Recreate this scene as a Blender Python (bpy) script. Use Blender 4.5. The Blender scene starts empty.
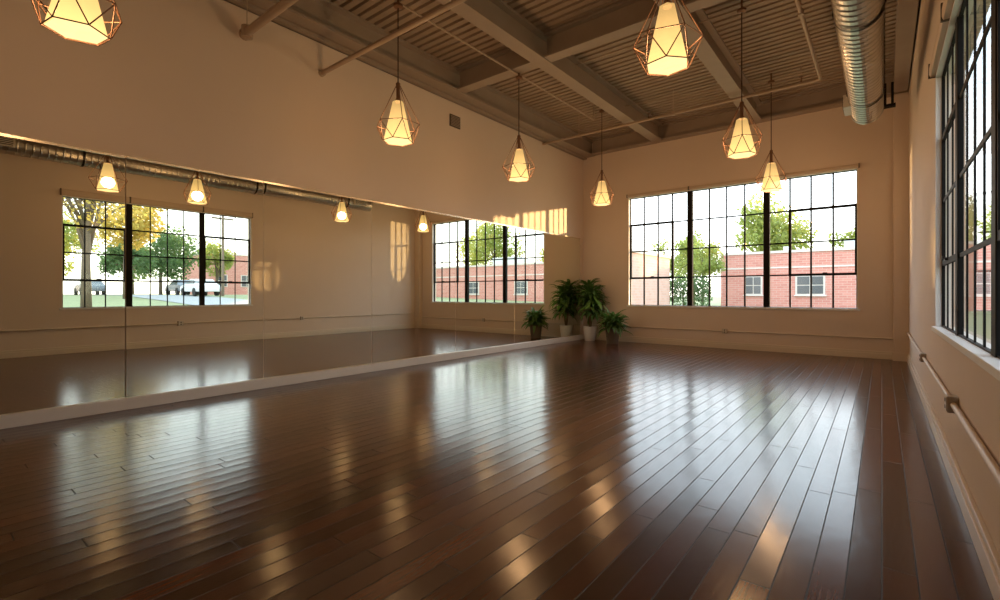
import bpy, bmesh, math, random
from mathutils import Vector, Matrix, noise
random.seed(7)
S = 1.35                       # one camera height in metres: the room was surveyed in camera heights
scn = bpy.context.scene
COL = scn.collection
PI = math.pi

# ------------------------------------------------------------------ survey (camera heights)
XL, XR, YB, YF = -5.085, 0.310, 9.2225, -2.6
XG = 0.345                     # plane of the right window's glass
Z_BEAM, Z_DECK = 3.93, 4.25
MIRROR_TOP, LEDGE = 2.165, 0.10
BW = dict(a=-4.05, m1=-2.841, m2=-1.554, b=-0.29, z0=0.74, z1=2.94)      # back window, along X
RW = dict(a=1.74, m1=2.64, m2=3.82, b=4.76, z0=0.74, z1=2.60)            # right window, along Y

# ------------------------------------------------------------------ materials
def nodes_of(name):
    m = bpy.data.materials.new(name); m.use_nodes = True
    nt = m.node_tree; nt.nodes.clear()
    out = nt.nodes.new('ShaderNodeOutputMaterial')
    return m, nt, out
def N(nt, t, **kw):
    n = nt.nodes.new(t)
    for k, v in kw.items():
        if k in n.inputs.keys() if hasattr(n.inputs, 'keys') else False: n.inputs[k].default_value = v
        else: setattr(n, k, v)
    return n
def pbr(name, col, rough=.6, metal=0., var=.08, scale=6., bump=0., bscale=60., spec=.5, trans=None):
    m, nt, out = nodes_of(name)
    b = nt.nodes.new('ShaderNodeBsdfPrincipled')
    tc = nt.nodes.new('ShaderNodeTexCoord')
    nz = nt.nodes.new('ShaderNodeTexNoise'); nz.inputs['Scale'].default_value = scale; nz.inputs['Detail'].default_value = 4
    nt.links.new(tc.outputs['Object'], nz.inputs['Vector'])
    mix = nt.nodes.new('ShaderNodeMix'); mix.data_type = 'RGBA'
    mix.inputs[6].default_value = (*[c*(1-var) for c in col], 1)
    mix.inputs[7].default_value = (*[min(1, c*(1+var)) for c in col], 1)
    nt.links.new(nz.outputs['Fac'], mix.inputs[0])
    nt.links.new(mix.outputs[2], b.inputs['Base Color'])
    b.inputs['Roughness'].default_value = rough; b.inputs['Metallic'].default_value = metal
    b.inputs['Specular IOR Level'].default_value = spec
    if bump:
        n2 = nt.nodes.new('ShaderNodeTexNoise'); n2.inputs['Scale'].default_value = bscale
        nt.links.new(tc.outputs['Object'], n2.inputs['Vector'])
        bp = nt.nodes.new('ShaderNodeBump'); bp.inputs['Strength'].default_value = bump; bp.inputs['Distance'].default_value = .01
        nt.links.new(n2.outputs['Fac'], bp.inputs['Height']); nt.links.new(bp.outputs['Normal'], b.inputs['Normal'])
    if trans:
        t = nt.nodes.new('ShaderNodeBsdfTranslucent'); t.inputs['Color'].default_value = (*trans, 1)
        ms = nt.nodes.new('ShaderNodeMixShader'); ms.inputs[0].default_value = .45
        nt.links.new(b.outputs[0], ms.inputs[1]); nt.links.new(t.outputs[0], ms.inputs[2]); nt.links.new(ms.outputs[0], out.inputs[0])
    else:
        nt.links.new(b.outputs[0], out.inputs[0])
    return m

def wood_floor():
    m, nt, out = nodes_of('dark_plank_floor'); L = nt.links.new
    b = nt.nodes.new('ShaderNodeBsdfPrincipled')
    tc = nt.nodes.new('ShaderNodeTexCoord')
    mp = nt.nodes.new('ShaderNodeMapping'); mp.inputs['Rotation'].default_value = (0, 0, PI/2)
    L(tc.outputs['Object'], mp.inputs['Vector'])
    W = .132
    # every row of boards starts at its own random place along the room
    q0 = nt.nodes.new('ShaderNodeSeparateXYZ'); L(mp.outputs[0], q0.inputs[0])
    q1 = nt.nodes.new('ShaderNodeMath'); q1.operation = 'DIVIDE'; q1.inputs[1].default_value = W; L(q0.outputs['Y'], q1.inputs[0])
    q2 = nt.nodes.new('ShaderNodeMath'); q2.operation = 'FLOOR'; L(q1.outputs[0], q2.inputs[0])
    q3 = nt.nodes.new('ShaderNodeTexWhiteNoise'); q3.noise_dimensions = '1D'; L(q2.outputs[0], q3.inputs['W'])
    q4 = nt.nodes.new('ShaderNodeMath'); q4.operation = 'MULTIPLY_ADD'; q4.inputs[1].default_value = 1.9; L(q3.outputs['Value'], q4.inputs[0]); L(q0.outputs['X'], q4.inputs[2])
    qv = nt.nodes.new('ShaderNodeCombineXYZ'); L(q4.outputs[0], qv.inputs[0]); L(q0.outputs['Y'], qv.inputs[1])
    def brick(c1, c2, mort, msize):
        k = nt.nodes.new('ShaderNodeTexBrick'); k.offset = 0; k.offset_frequency = 2; k.squash = 1
        k.inputs['Scale'].default_value = 1; k.inputs['Brick Width'].default_value = 1.9; k.inputs['Row Height'].default_value = W
        k.inputs['Mortar Size'].default_value = msize; k.inputs['Mortar Smooth'].default_value = .15
        k.inputs['Color1'].default_value = c1; k.inputs['Color2'].default_value = c2; k.inputs['Mortar'].default_value = mort
        L(qv.outputs[0], k.inputs['Vector']); return k
    k = brick((.030, .0076, .0032, 1), (.105, .030, .0120, 1), (.004, .002, .0015, 1), .0034)
    gm = nt.nodes.new('ShaderNodeMapping'); gm.inputs['Scale'].default_value = (14, .9, 1); L(tc.outputs['Object'], gm.inputs['Vector'])
    g = nt.nodes.new('ShaderNodeTexNoise'); g.inputs['Scale'].default_value = 5; g.inputs['Detail'].default_value = 8; g.inputs['Roughness'].default_value = .65
    L(gm.outputs[0], g.inputs['Vector'])
    cr = nt.nodes.new('ShaderNodeMapRange'); cr.inputs[1].default_value = .3; cr.inputs[2].default_value = .7; cr.inputs[3].default_value = .72; cr.inputs[4].default_value = 1.25
    L(g.outputs['Fac'], cr.inputs[0])
    mu = nt.nodes.new('ShaderNodeMix'); mu.data_type = 'RGBA'; mu.blend_type = 'MULTIPLY'; mu.inputs[0].default_value = 1
    L(k.outputs['Color'], mu.inputs[6]); L(cr.outputs[0], mu.inputs[7]); L(mu.outputs[2], b.inputs['Base Color'])
    # hand-scraped, slightly cupped boards
    sx = nt.nodes.new('ShaderNodeSeparateXYZ'); L(tc.outputs['Object'], sx.inputs[0])
    dv = nt.nodes.new('ShaderNodeMath'); dv.operation = 'DIVIDE'; dv.inputs[1].default_value = W; L(sx.outputs['X'], dv.inputs[0])
    fr = nt.nodes.new('ShaderNodeMath'); fr.operation = 'FRACT'; L(dv.outputs[0], fr.inputs[0])
    sb = nt.nodes.new('ShaderNodeMath'); sb.operation = 'SUBTRACT'; sb.inputs[1].default_value = .5; L(fr.outputs[0], sb.inputs[0])
    sq = nt.nodes.new('ShaderNodeMath'); sq.operation = 'MULTIPLY'; L(sb.outputs[0], sq.inputs[0]); L(sb.outputs[0], sq.inputs[1])
    am = nt.nodes.new('ShaderNodeMath'); am.operation = 'MULTIPLY'; am.inputs[1].default_value = CUP; L(sq.outputs[0], am.inputs[0])
    sm = nt.nodes.new('ShaderNodeMapping'); sm.inputs['Scale'].default_value = (5, 2.2, 1); L(tc.outputs['Object'], sm.inputs['Vector'])
    s2 = nt.nodes.new('ShaderNodeTexNoise'); s2.inputs['Scale'].default_value = 2.2; s2.inputs['Detail'].default_value = 3; L(sm.outputs[0], s2.inputs['Vector'])
    s2m = nt.nodes.new('ShaderNodeMath'); s2m.operation = 'MULTIPLY'; s2m.inputs[1].default_value = SCRAPE; L(s2.outputs['Fac'], s2m.inputs[0])
    fl = nt.nodes.new('ShaderNodeMath'); fl.operation = 'FLOOR'; L(dv.outputs[0], fl.inputs[0])
    wn = nt.nodes.new('ShaderNodeTexWhiteNoise'); wn.noise_dimensions = '1D'; L(fl.outputs[0], wn.inputs['W'])
    wc = nt.nodes.new('ShaderNodeMath'); wc.operation = 'SUBTRACT'; wc.inputs[1].default_value = .5; L(wn.outputs['Value'], wc.inputs[0])
    wt = nt.nodes.new('ShaderNodeMath'); wt.operation = 'MULTIPLY'; L(wc.outputs[0], wt.inputs[0]); L(sb.outputs[0], wt.inputs[1])
    wk = nt.nodes.new('ShaderNodeMath'); wk.operation = 'MULTIPLY'; wk.inputs[1].default_value = LEAN*W; L(wt.outputs[0], wk.inputs[0])
    a0 = nt.nodes.new('ShaderNodeMath'); a0.operation = 'ADD'; L(am.outputs[0], a0.inputs[0]); L(wk.outputs[0], a0.inputs[1])
    ad = nt.nodes.new('ShaderNodeMath'); ad.operation = 'ADD'; L(a0.outputs[0], ad.inputs[0]); L(s2m.outputs[0], ad.inputs[1])
    kh = brick((1, 1, 1, 1), (1, 1, 1, 1), (0, 0, 0, 1), .0034)
    km = nt.nodes.new('ShaderNodeMath'); km.operation = 'MULTIPLY'; km.inputs[1].default_value = .0008; L(kh.outputs['Color'], km.inputs[0])
    a2 = nt.nodes.new('ShaderNodeMath'); a2.operation = 'ADD'; L(ad.outputs[0], a2.inputs[0]); L(km.outputs[0], a2.inputs[1])
    bp = nt.nodes.new('ShaderNodeBump'); bp.inputs['Strength'].default_value = 1; bp.inputs['Distance'].default_value = 1
    L(a2.outputs[0], bp.inputs['Height']); L(bp.outputs['Normal'], b.inputs['Normal'])
    rr = nt.nodes.new('ShaderNodeMapRange'); rr.inputs[3].default_value = .14; rr.inputs[4].default_value = .22; L(g.outputs['Fac'], rr.inputs[0])
    gr = nt.nodes.new('ShaderNodeMapRange'); gr.inputs[3].default_value = .3; gr.inputs[4].default_value = 0; L(kh.outputs['Color'], gr.inputs[0])
    ga = nt.nodes.new('ShaderNodeMath'); L(rr.outputs[0], ga.inputs[0]); L(gr.outputs[0], ga.inputs[1])
    sp = nt.nodes.new('ShaderNodeMapRange'); sp.inputs[3].default_value = .3; sp.inputs[4].default_value = .75; L(kh.outputs['Color'], sp.inputs[0]); L(sp.outputs[0], b.inputs['Specular IOR Level'])
    L(ga.outputs[0], b.inputs['Roughness'])
    L(b.outputs[0], out.inputs[0])
    return m
CUP, SCRAPE, LEAN = .0022, .0008, .006

def brick_wall(name, c1, c2, mortar, sc=1.):
    m, nt, out = nodes_of(name); L = nt.links.new
    b = nt.nodes.new('ShaderNodeBsdfPrincipled'); tc = nt.nodes.new('ShaderNodeTexCoord')
    sx = nt.nodes.new('ShaderNodeSeparateXYZ'); L(tc.outputs['Object'], sx.inputs[0])
    ad = nt.nodes.new('ShaderNodeMath'); L(sx.outputs['X'], ad.inputs[0]); L(sx.outputs['Y'], ad.inputs[1])
    cb = nt.nodes.new('ShaderNodeCombineXYZ'); L(ad.outputs[0], cb.inputs[0]); L(sx.outputs['Z'], cb.inputs[1])
    k = nt.nodes.new('ShaderNodeTexBrick'); k.inputs['Scale'].default_value = sc; k.inputs['Brick Width'].default_value = .42
    k.inputs['Row Height'].default_value = .15; k.inputs['Mortar Size'].default_value = .012
    k.inputs['Color1'].default_value = (*c1, 1); k.inputs['Color2'].default_value = (*c2, 1); k.inputs['Mortar'].default_value = (*mortar, 1)
    L(cb.outputs[0], k.inputs['Vector']); L(k.outputs['Color'], b.inputs['Base Color']); b.inputs['Roughness'].default_value = .85
    L(b.outputs[0], out.inputs[0]); return m

def emit(name, col, strength, z0=None, z1=None, lo=1., hi=1., clear=0.):
    m, nt, out = nodes_of(name); L = nt.links.new
    e = nt.nodes.new('ShaderNodeEmission'); e.inputs['Color'].default_value = (*col, 1)
    tc = nt.nodes.new('ShaderNodeTexCoord'); nz = nt.nodes.new('ShaderNodeTexNoise'); nz.inputs['Scale'].default_value = 9
    L(tc.outputs['Object'], nz.inputs['Vector'])
    mr = nt.nodes.new('ShaderNodeMapRange'); mr.inputs[3].default_value = strength*.9; mr.inputs[4].default_value = strength*1.1
    L(nz.outputs['Fac'], mr.inputs[0])
    if z0 is not None:                       # frosted glass is brightest round the bulb
        sx = nt.nodes.new('ShaderNodeSeparateXYZ'); L(tc.outputs['Object'], sx.inputs[0])
        r2 = nt.nodes.new('ShaderNodeMapRange'); r2.inputs[1].default_value = z0; r2.inputs[2].default_value = z1
        r2.inputs[3].default_value = lo; r2.inputs[4].default_value = hi; L(sx.outputs['Z'], r2.inputs[0])
        mm = nt.nodes.new('ShaderNodeMath'); mm.operation = 'MULTIPLY'; L(mr.outputs[0], mm.inputs[0]); L(r2.outputs[0], mm.inputs[1])
        L(mm.outputs[0], e.inputs['Strength'])
    else: L(mr.outputs[0], e.inputs['Strength'])
    if clear:                                # thin frosted glass lets part of the bulb's light straight through
        tr = nt.nodes.new('ShaderNodeBsdfTransparent'); tr.inputs[0].default_value = (1, .93, .82, 1)
        ms = nt.nodes.new('ShaderNodeMixShader'); ms.inputs[0].default_value = clear
        L(e.outputs[0], ms.inputs[1]); L(tr.outputs[0], ms.inputs[2]); L(ms.outputs[0], out.inputs[0])
    else: L(e.outputs[0], out.inputs[0])
    return m

def glass_mat():
    m, nt, out = nodes_of('window_glass'); L = nt.links.new
    t = nt.nodes.new('ShaderNodeBsdfTransparent'); t.inputs['Color'].default_value = (.95, .97, .96, 1)
    g = nt.nodes.new('ShaderNodeBsdfGlossy'); g.inputs['Roughness'].default_value = .02; g.inputs['Color'].default_value = (.9, .9, .9, 1)
    f = nt.nodes.new('ShaderNodeFresnel'); f.inputs['IOR'].default_value = 1.45
    fm = nt.nodes.new('ShaderNodeMath'); fm.operation = 'MULTIPLY'; fm.inputs[1].default_value = .7; L(f.outputs[0], fm.inputs[0])
    ms = nt.nodes.new('ShaderNodeMixShader'); L(fm.outputs[0], ms.inputs[0]); L(t.outputs[0], ms.inputs[1]); L(g.outputs[0], ms.inputs[2])
    L(ms.outputs[0], out.inputs[0]); return m

WALLC = (.70, .59, .50)
M = dict(
    wall=pbr('warm_beige_paint', WALLC, .75, var=.03, scale=1.5, bump=.05, bscale=90, spec=.25),
    trim=pbr('cream_trim_paint', (.66, .57, .46), .45, var=.03),
    ledge=pbr('satin_cream_baseboard', (.68, .60, .50), .35, var=.03),
    white=pbr('white_sill_paint', (.80, .80, .79), .5, var=.03),
    deck=pbr('tan_painted_steel_deck', (.34, .26, .195), .7, var=.12, scale=3),
    beam=pbr('taupe_painted_steel', (.33, .265, .215), .6, var=.1, scale=4),
    pipe=pbr('tan_painted_pipe', (.42, .32, .24), .5, var=.08),
    dark=pbr('black_steel', (.010, .009, .009), .6, var=.1, spec=.15),
    darkm=pbr('dark_bronze_metal', (.03, .022, .018), .4, .6),
    galv=pbr('galvanised_steel', (.50, .47, .43), .33, .95, var=.12, scale=8),
    chrome=pbr('polished_channel', (.75, .70, .62), .25, .95),
    mirror=pbr('mirror_silver', (.83, .85, .77), .0, 1., var=.0),
    copper=pbr('copper_wire', (.24, .13, .08), .5, .6),
    cord=pbr('brown_cord', (.07, .035, .025), .6),
    plate=pbr('outlet_plate', (.62, .58, .52), .4),
    boxm=pbr('grey_steel_box', (.42, .38, .33), .45, .3),
    vent=pbr('brown_grille', (.10, .075, .055), .6),
    shadebox=pbr('cassette_fabric', (.60, .48, .38), .6, var=.04),
    leaf=pbr('dark_leaf', (.13, .25, .07), .34, var=.4, scale=14, trans=(.06, .16, .03)),
    leaf2=pbr('mid_leaf', (.15, .27, .09), .34, var=.4, scale=14, trans=(.08, .18, .03)),
    stem=pbr('plant_stem', (.20, .13, .07), .8),
    potw=pbr('white_ceramic', (.78, .76, .72), .35, var=.03),
    potb=pbr('taupe_woven_pot', (.15, .115, .085), .75, var=.2, scale=30, bump=.4, bscale=70),
    soil=pbr('potting_soil', (.03, .02, .013), .95),
    glass=glass_mat(),
    shade=emit('lit_shade', (1, .60, .20), 1.15, 0, .5, 1.3, .55, clear=.25),
    diff=emit('lit_diffuser', (1, .70, .30), 1.5, clear=.25),
    floor=wood_floor(),
    brick=brick_wall('red_brick', (.50, .19, .15), (.58, .25, .20), (.55, .38, .33)),
    brick2=brick_wall('pale_brick', (.62, .36, .28), (.68, .42, .33), (.6, .45, .38)),
    stone=pbr('pale_coping', (.62, .55, .50), .8),
    roofm=pbr('pale_roof', (.55, .55, .54), .7),
    panedark=pbr('dark_pane', (.10, .11, .12), .15),
    asphalt=pbr('asphalt', (.30, .30, .31), .85, var=.1),
    grass=pbr('lawn_grass', (.24, .26, .13), .9, var=.3, scale=2),
    bark=pbr('bark', (.16, .12, .085), .9, var=.25, scale=8),
    tg=pbr('green_foliage', (.20, .26, .07), .7, var=.45, scale=1.2, trans=(.50, .52, .12)),
    td=pbr('deep_green_foliage', (.10, .17, .07), .7, var=.45, scale=1.2, trans=(.20, .30, .09)),
    ty=pbr('yellow_foliage', (.46, .35, .08), .7, var=.35, scale=1.2, trans=(.72, .55, .14)),
    carw=pbr('white_car_paint', (.75, .76, .78), .25, var=.02),
    carg=pbr('grey_car_paint', (.16, .18, .21), .25, var=.02),
    tyre=pbr('tyre_rubber', (.02, .02, .02), .8),
    wood=pbr('weathered_pole', (.20, .15, .11), .9),
)

# ------------------------------------------------------------------ mesh helpers
class MB:
    def __init__(self): self.v = []; self.f = []
    def add(self, vs, fs):
        b = len(self.v); self.v += [Vector(p) for p in vs]; self.f += [[b+i for i in f] for f in fs]; return self
    def box(self, x0, x1, y0, y1, z0, z1):
        if x0 > x1: x0, x1 = x1, x0
        if y0 > y1: y0, y1 = y1, y0
        if z0 > z1: z0, z1 = z1, z0
        vs = [(x, y, z) for z in (z0, z1) for y in (y0, y1) for x in (x0, x1)]
        return self.add(vs, [(0, 2, 3, 1), (4, 5, 7, 6), (0, 1, 5, 4), (2, 6, 7, 3), (0, 4, 6, 2), (1, 3, 7, 5)])
    def tube(self, pts, r, seg=10, cap=True, r1=None):
        pts = [Vector(p) for p in pts]; n = len(pts); vs = []; fs = []
        up = None
        for i, p in enumerate(pts):
            d = (pts[min(i+1, n-1)] - pts[max(i-1, 0)]).normalized()
            if up is None:
                up = Vector((0, 0, 1)) if abs(d.z) < .9 else Vector((1, 0, 0))
            a = d.cross(up).normalized(); bb = a.cross(d).normalized(); up = bb
            rr = r if r1 is None else r + (r1-r)*i/(n-1)
            for k in range(seg):
                t = 2*PI*k/seg; vs.append(p + a*math.cos(t)*rr + bb*math.sin(t)*rr)
        for i in range(n-1):
            for k in range(seg):
                fs.append((i*seg+k, i*seg+(k+1) % seg, (i+1)*seg+(k+1) % seg, (i+1)*seg+k))
        if cap:
            fs.append(tuple(range(seg-1, -1, -1))); fs.append(tuple((n-1)*seg+k for k in range(seg)))
        return self.add(vs, fs)
    def lathe(self, prof, seg=32, cx=0, cy=0, a0=0.):
        vs = []; fs = []; n = len(prof)
        for r, z in prof:
            for k in range(seg):
                t = a0 + 2*PI*k/seg; vs.append((cx+r*math.cos(t), cy+r*math.sin(t), z))
        for i in range(n-1):
            for k in range(seg):
                fs.append((i*seg+k, i*seg+(k+1) % seg, (i+1)*seg+(k+1) % seg, (i+1)*seg+k))
        fs.append(tuple(range(seg-1, -1, -1))); fs.append(tuple((n-1)*seg+k for k in range(seg)))
        return self.add(vs, fs)
    def ibeam_y(self, x, y0, y1, z0, z1, w, t=.03, web=.035):
        return self.box(x-w/2, x+w/2, y0, y1, z0, z0+t).box(x-web/2, x+web/2, y0, y1, z0+t, z1-t).box(x-w/2, x+w/2, y0, y1, z1-t, z1)
    def ibeam_x(self, y, x0, x1, z0, z1, w, t=.03, web=.035):
        return self.box(x0, x1, y-w/2, y+w/2, z0, z0+t).box(x0, x1, y-web/2, y+web/2, z0+t, z1-t).box(x0, x1, y-w/2, y+w/2, z1-t, z1)
    def build(self, name, mat, parent=None, smooth=False, bevel=0, world=True, scale=1.0, loc=None):
        """verts are in world axes; under a parent (world=True) they are taken relative to its place"""
        off = Vector((0, 0, 0))
        if parent is not None and world: off = base_of(parent)
        if loc is not None: off = Vector(loc)
        me = bpy.data.meshes.new(name)
        me.from_pydata([(p*scale-off)[:] for p in self.v], [], self.f)
        me.update()
        if smooth:
            for p in me.polygons: p.use_smooth = True
        me.materials.append(mat)
        o = bpy.data.objects.new(name, me); COL.objects.link(o)
        if parent is not None: o.parent = parent
        if loc is not None: o.location = loc
        if smooth == 'auto':
            pass
        if bevel:
            bv = o.modifiers.new('bevel', 'BEVEL'); bv.width = bevel; bv.segments = 2; bv.limit_method = 'ANGLE'
        return o
def base_of(o):
    v = Vector((0, 0, 0))
    while o is not None: v = v + o.location; o = o.parent
    return v
def sharp(o, ang=35):
    me = o.data
    me.set_sharp_from_angle(angle=math.radians(ang)) if hasattr(me, 'set_sharp_from_angle') else None
    return o
def tag(o, label, cat, group=None, kind=None):
    o['label'] = label
    if cat: o['category'] = cat
    if group: o['group'] = group
    if kind: o['kind'] = kind
    return o
def empty(name, loc, rz=0):
    o = bpy.data.objects.new(name, None); COL.objects.link(o); o.location = loc; o.rotation_euler = (0, 0, rz); o.empty_display_size = .1
    return o
def struct(o): o['kind'] = 'structure'; return o
def P(x, y, z): return Vector((x*S, y*S, z*S))
def copy_tree(o, parent=None):
    c = o.copy(); COL.objects.link(c)
    if parent is not None: c.parent = parent
    for ch in list(o.children): copy_tree(ch, c)
    return c

# ------------------------------------------------------------------ room shell (survey units, scale=S at build)
T = .16
def shell():
    struct(MB().box(XL-T, XR+T, YF-T, YB+T, -.12, 0).build('floor', M['floor'], scale=S))
    # corrugated deck, ribs running across the room
    mb = MB(); pitch = .115; y = YF-T; prof = []
    while y < YB+T:
        prof += [(y, 0), (y+pitch*.62, 0), (y+pitch*.70, .045), (y+pitch*.92, .045)]
        y += pitch
    n = len(prof)
    vs = [(XL-T, a, Z_DECK+b) for a, b in prof] + [(XR+T, a, Z_DECK+b) for a, b in prof] + [(XL-T, a, Z_DECK+.12) for a, b in prof] + [(XR+T, a, Z_DECK+.12) for a, b in prof]
    fs = [(i, i+1, n+i+1, n+i) for i in range(n-1)] + [(2*n+i, 3*n+i, 3*n+i+1, 2*n+i+1) for i in range(n-1)]
    fs += [(0, n, 3*n, 2*n), (n-1, 3*n-1, 4*n-1, 2*n-1)] + [(i, 2*n+i, 2*n+i+1, i+1) for i in range(n-1)] + [(n+i, n+i+1, 3*n+i+1, 3*n+i) for i in range(n-1)]
    struct(mb.add(vs, fs).build('ceiling', M['deck'], scale=S))
    H = Z_DECK
    struct(MB().box(XL-T, XL, YF-T, YB+T, 0, H).build('wall_left', M['wall'], scale=S))
    struct(MB().box(XL, XR, YF-T, YF, 0, H).build('wall_front', M['wall'], scale=S))
    w = BW
    struct(MB().box(XL, w['a'], YB, YB+T, 0, H).box(w['b'], XR, YB, YB+T, 0, H).box(w['a'], w['b'], YB, YB+T, 0, w['z0']).box(w['a'], w['b'], YB, YB+T, w['z1'], H).build('wall_back', M['wall'], scale=S))
    w = RW
    struct(MB().box(XR, XR+T, YF-T, w['a'], 0, H).box(XR, XR+T, w['b'], YB+T, 0, H).box(XR, XR+T, w['a'], w['b'], 0, w['z0']).box(XR, XR+T, w['a'], w['b'], w['z1'], H).build('wall_right', M['wall'], scale=S))
    # corner pilaster at the right end of the back wall
    struct(MB().box(.135, XR, YB-.11, YB, 0, Z_BEAM).box(.125, XR, YB-.125, YB, 0, .12).build('trim_1', M['wall'], scale=S))
    # baseboards
    struct(MB().box(XL, XL+.045, YF, YB, 0, LEDGE).build('baseboard_left', M['ledge'], scale=S, bevel=.006))
    struct(MB().box(XL+.045, .12, YB-.018, YB, 0, .115).box(XL+.045, .12, YB-.026, YB, 0, .085).build('baseboard_back', M['trim'], scale=S, bevel=.004))
    struct(MB().box(XR-.018, XR, YF, YB-.125, 0, .115).box(XR-.026, XR, YF, YB-.125, 0, .085).build('baseboard_right', M['trim'], scale=S, bevel=.004))
    struct(MB().box(XL+.045, XR-.026, YF, YF+.02, 0, .115).build('baseboard_front', M['trim'], scale=S, bevel=.004))
    # ledger angle along the left wall top
    struct(MB().box(XL, XL+.09, YF, YB, Z_BEAM-.035, Z_BEAM).box(XL, XL+.02, YF, YB, Z_BEAM-.035, Z_BEAM+.08).build('trim_2', M['beam'], scale=S))
shell()

# ------------------------------------------------------------------ windows
def window(name, along, a, m1, m2, b, z0, z1, plane, wall, cols, sashes, sign):
    """along='x' (back wall) or 'y' (right wall); plane = glass coordinate; sign = outward direction; sashes: panel -> (col0, col1)"""
    root = struct(empty(name, P((a+b)/2, plane, z0) if along == 'x' else P(plane, (a+b)/2, z0)))
    def bx(mb, u0, u1, d0, d1, za, zb):
        if along == 'x': mb.box(u0, u1, plane+d0, plane+d1, za, zb)
        else: mb.box(plane+d0, plane+d1, u0, u1, za, zb)
    K = lambda mb, nm, mat, par, **k: mb.build(nm, M[mat], par, scale=S, **k)
    fw = .022; dp, mh = (.024, .013) if along == 'x' else (.009, .009)
    mb = MB()
    for u0, u1, za, zb in ((a, a+fw, z0, z1), (b-fw, b, z0, z1), (a, b, z0, z0+fw), (a, b, z1-fw, z1)): bx(mb, u0, u1, -dp*1.0, dp*1.0, za, zb)
    K(mb, 'outer_frame', 'dark', root)
    mw = .048
    for m in (m1, m2):
        mb = MB(); bx(mb, m-mw, m+mw, -dp*1.6, dp*1.6, z0, z1); K(mb, 'mullion', 'dark', root, bevel=.006)
    edges = [(a+fw, m1-mw), (m1+mw, m2-mw), (m2+mw, b-fw)]
    rows = 4; zz0, zz1 = z0+fw, z1-fw; h = (zz1-zz0)/rows
    for i, (e0, e1) in enumerate(edges):
        n = cols[i]; w = (e1-e0)/n; mb = MB()
        for k in range(1, n): bx(mb, e0+w*k-mh, e0+w*k+mh, -dp*.45, dp*.45, zz0, zz1)
        for k in range(1, rows): bx(mb, e0, e1, -dp*.44, dp*.44, zz0+h*k-.012, zz0+h*k+.012)
        K(mb, 'muntin_grid', 'dark', root)
        mb = MB()
        if along == 'x': mb.add([(e0, plane, zz0), (e1, plane, zz0), (e1, plane, zz1), (e0, plane, zz1)], [(0, 1, 2, 3)])
        else: mb.add([(plane, e0, zz0), (plane, e1, zz0), (plane, e1, zz1), (plane, e0, zz1)], [(0, 1, 2, 3)])
        K(mb, 'glass', 'glass', root)
        if i in sashes:
            c0, c1 = sashes[i]; s0, s1 = e0+w*c0, e0+w*c1; za, zb = zz0+h, zz0+3*h; t = .019; mb = MB()
            for u0, u1, q0, q1 in ((s0-t, s0+t, za, zb), (s1-t, s1+t, za, zb), (s0-t, s1+t, za-t, za+t), (s0-t, s1+t, zb-t, zb+t)): bx(mb, u0, u1, -dp*1.1, dp*1.1, q0, q1)
            sash = K(mb, 'awning_sash', 'dark', root)
            mb = MB(); mid = (s0+s1)/2 + .02; d = -sign
            bx(mb, mid-.02, mid+.02, d*dp*1.1, d*(dp*1.1+.017), za, za+.02); bx(mb, mid-.008, mid+.055, d*(dp*1.1+.017), d*(dp*1.1+.028), za+.012, za+.03)
            K(mb, 'sash_handle', 'darkm', sash)
    # pale lining of the opening on the room side and a sill board
    r = (wall-plane)
    mb = MB(); lt = .012
    bx(mb, a-.001, a+lt, r*1.0, -.03*(-sign)*-1 if False else 0, z0, z1); bx(mb, b-lt, b+.001, r, 0, z0, z1); bx(mb, a, b, r, 0, z1-lt, z1+.001)
    K(mb, 'reveal_lining', 'white', root)
    mb = MB(); bx(mb, a-.03, b+.03, r-sign*.02, 0, z0-.02, z0+.014); K(mb, 'sill', 'white', root, bevel=.004)
    return root
window('window_1', 'x', BW['a'], BW['m1'], BW['m2'], BW['b'], BW['z0'], BW['z1'], YB+.075, YB, (4, 4, 4), {0: (0, 3), 2: (1, 4)}, 1)
window('window_2', 'y', RW['a'], RW['m1'], RW['m2'], RW['b'], RW['z0'], RW['z1'], XR+.042, XR, (3, 4, 3), {0: (0, 3), 2: (0, 3)}, 1)

# roller shade cassettes
def cassette(along, u0, u1, wall, z, d, hgt, label, group):
    root = empty('roller_shade', P((u0+u1)/2, wall-d/2, z) if along == 'x' else P(wall-d/2, (u0+u1)/2, z))
    n = 8; prof = [(0, 0), (0, hgt)]
    for k in range(n+1):
        t = PI/2*(1-k/n); prof.append((-d+d*.45*(1-math.cos(t)) if False else -d*.55-d*.45*math.cos(t), hgt*.55+hgt*.45*math.sin(t)))
    prof += [(-d, hgt*.2), (-d*.8, 0)]
    m = len(prof); mb = MB()
    f = (lambda u, p: (u, wall+p[0], z+p[1])) if along == 'x' else (lambda u, p: (wall+p[0], u, z+p[1]))
    e = .012
    mb.add([f(u0+e, p) for p in prof]+[f(u1-e, p) for p in prof], [tuple(range(m)), tuple(range(2*m-1, m-1, -1))]+[(i, m+i, m+(i+1) % m, (i+1) % m) for i in range(m)])
    mb.build('cassette', M['shadebox'], root, scale=S)
    for ua, ub in ((u0, u0+e), (u1-e, u1)):
        q = MB(); 
        if along == 'x': q.box(ua, ub, wall-d-.004, wall, z-.004, z+hgt+.004)
        else: q.box(wall-d-.004, wall, ua, ub, z-.004, z+hgt+.004)
        q.build('end_bracket', M['vent'], root, scale=S)
    tag(root, label, 'roller shade', group)
w = RW
cassette('y', w['a']-.02, w['m1'], XR, w['z1']+.005, .035, .10, 'beige roller shade cassette above the nearest panel of the right wall window', 'roller shades over the side window')
cassette('y', w['m1'], w['m2'], XR, w['z1']+.005, .035, .10, 'beige roller shade cassette above the middle panel of the right wall window', 'roller shades over the side window')
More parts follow.
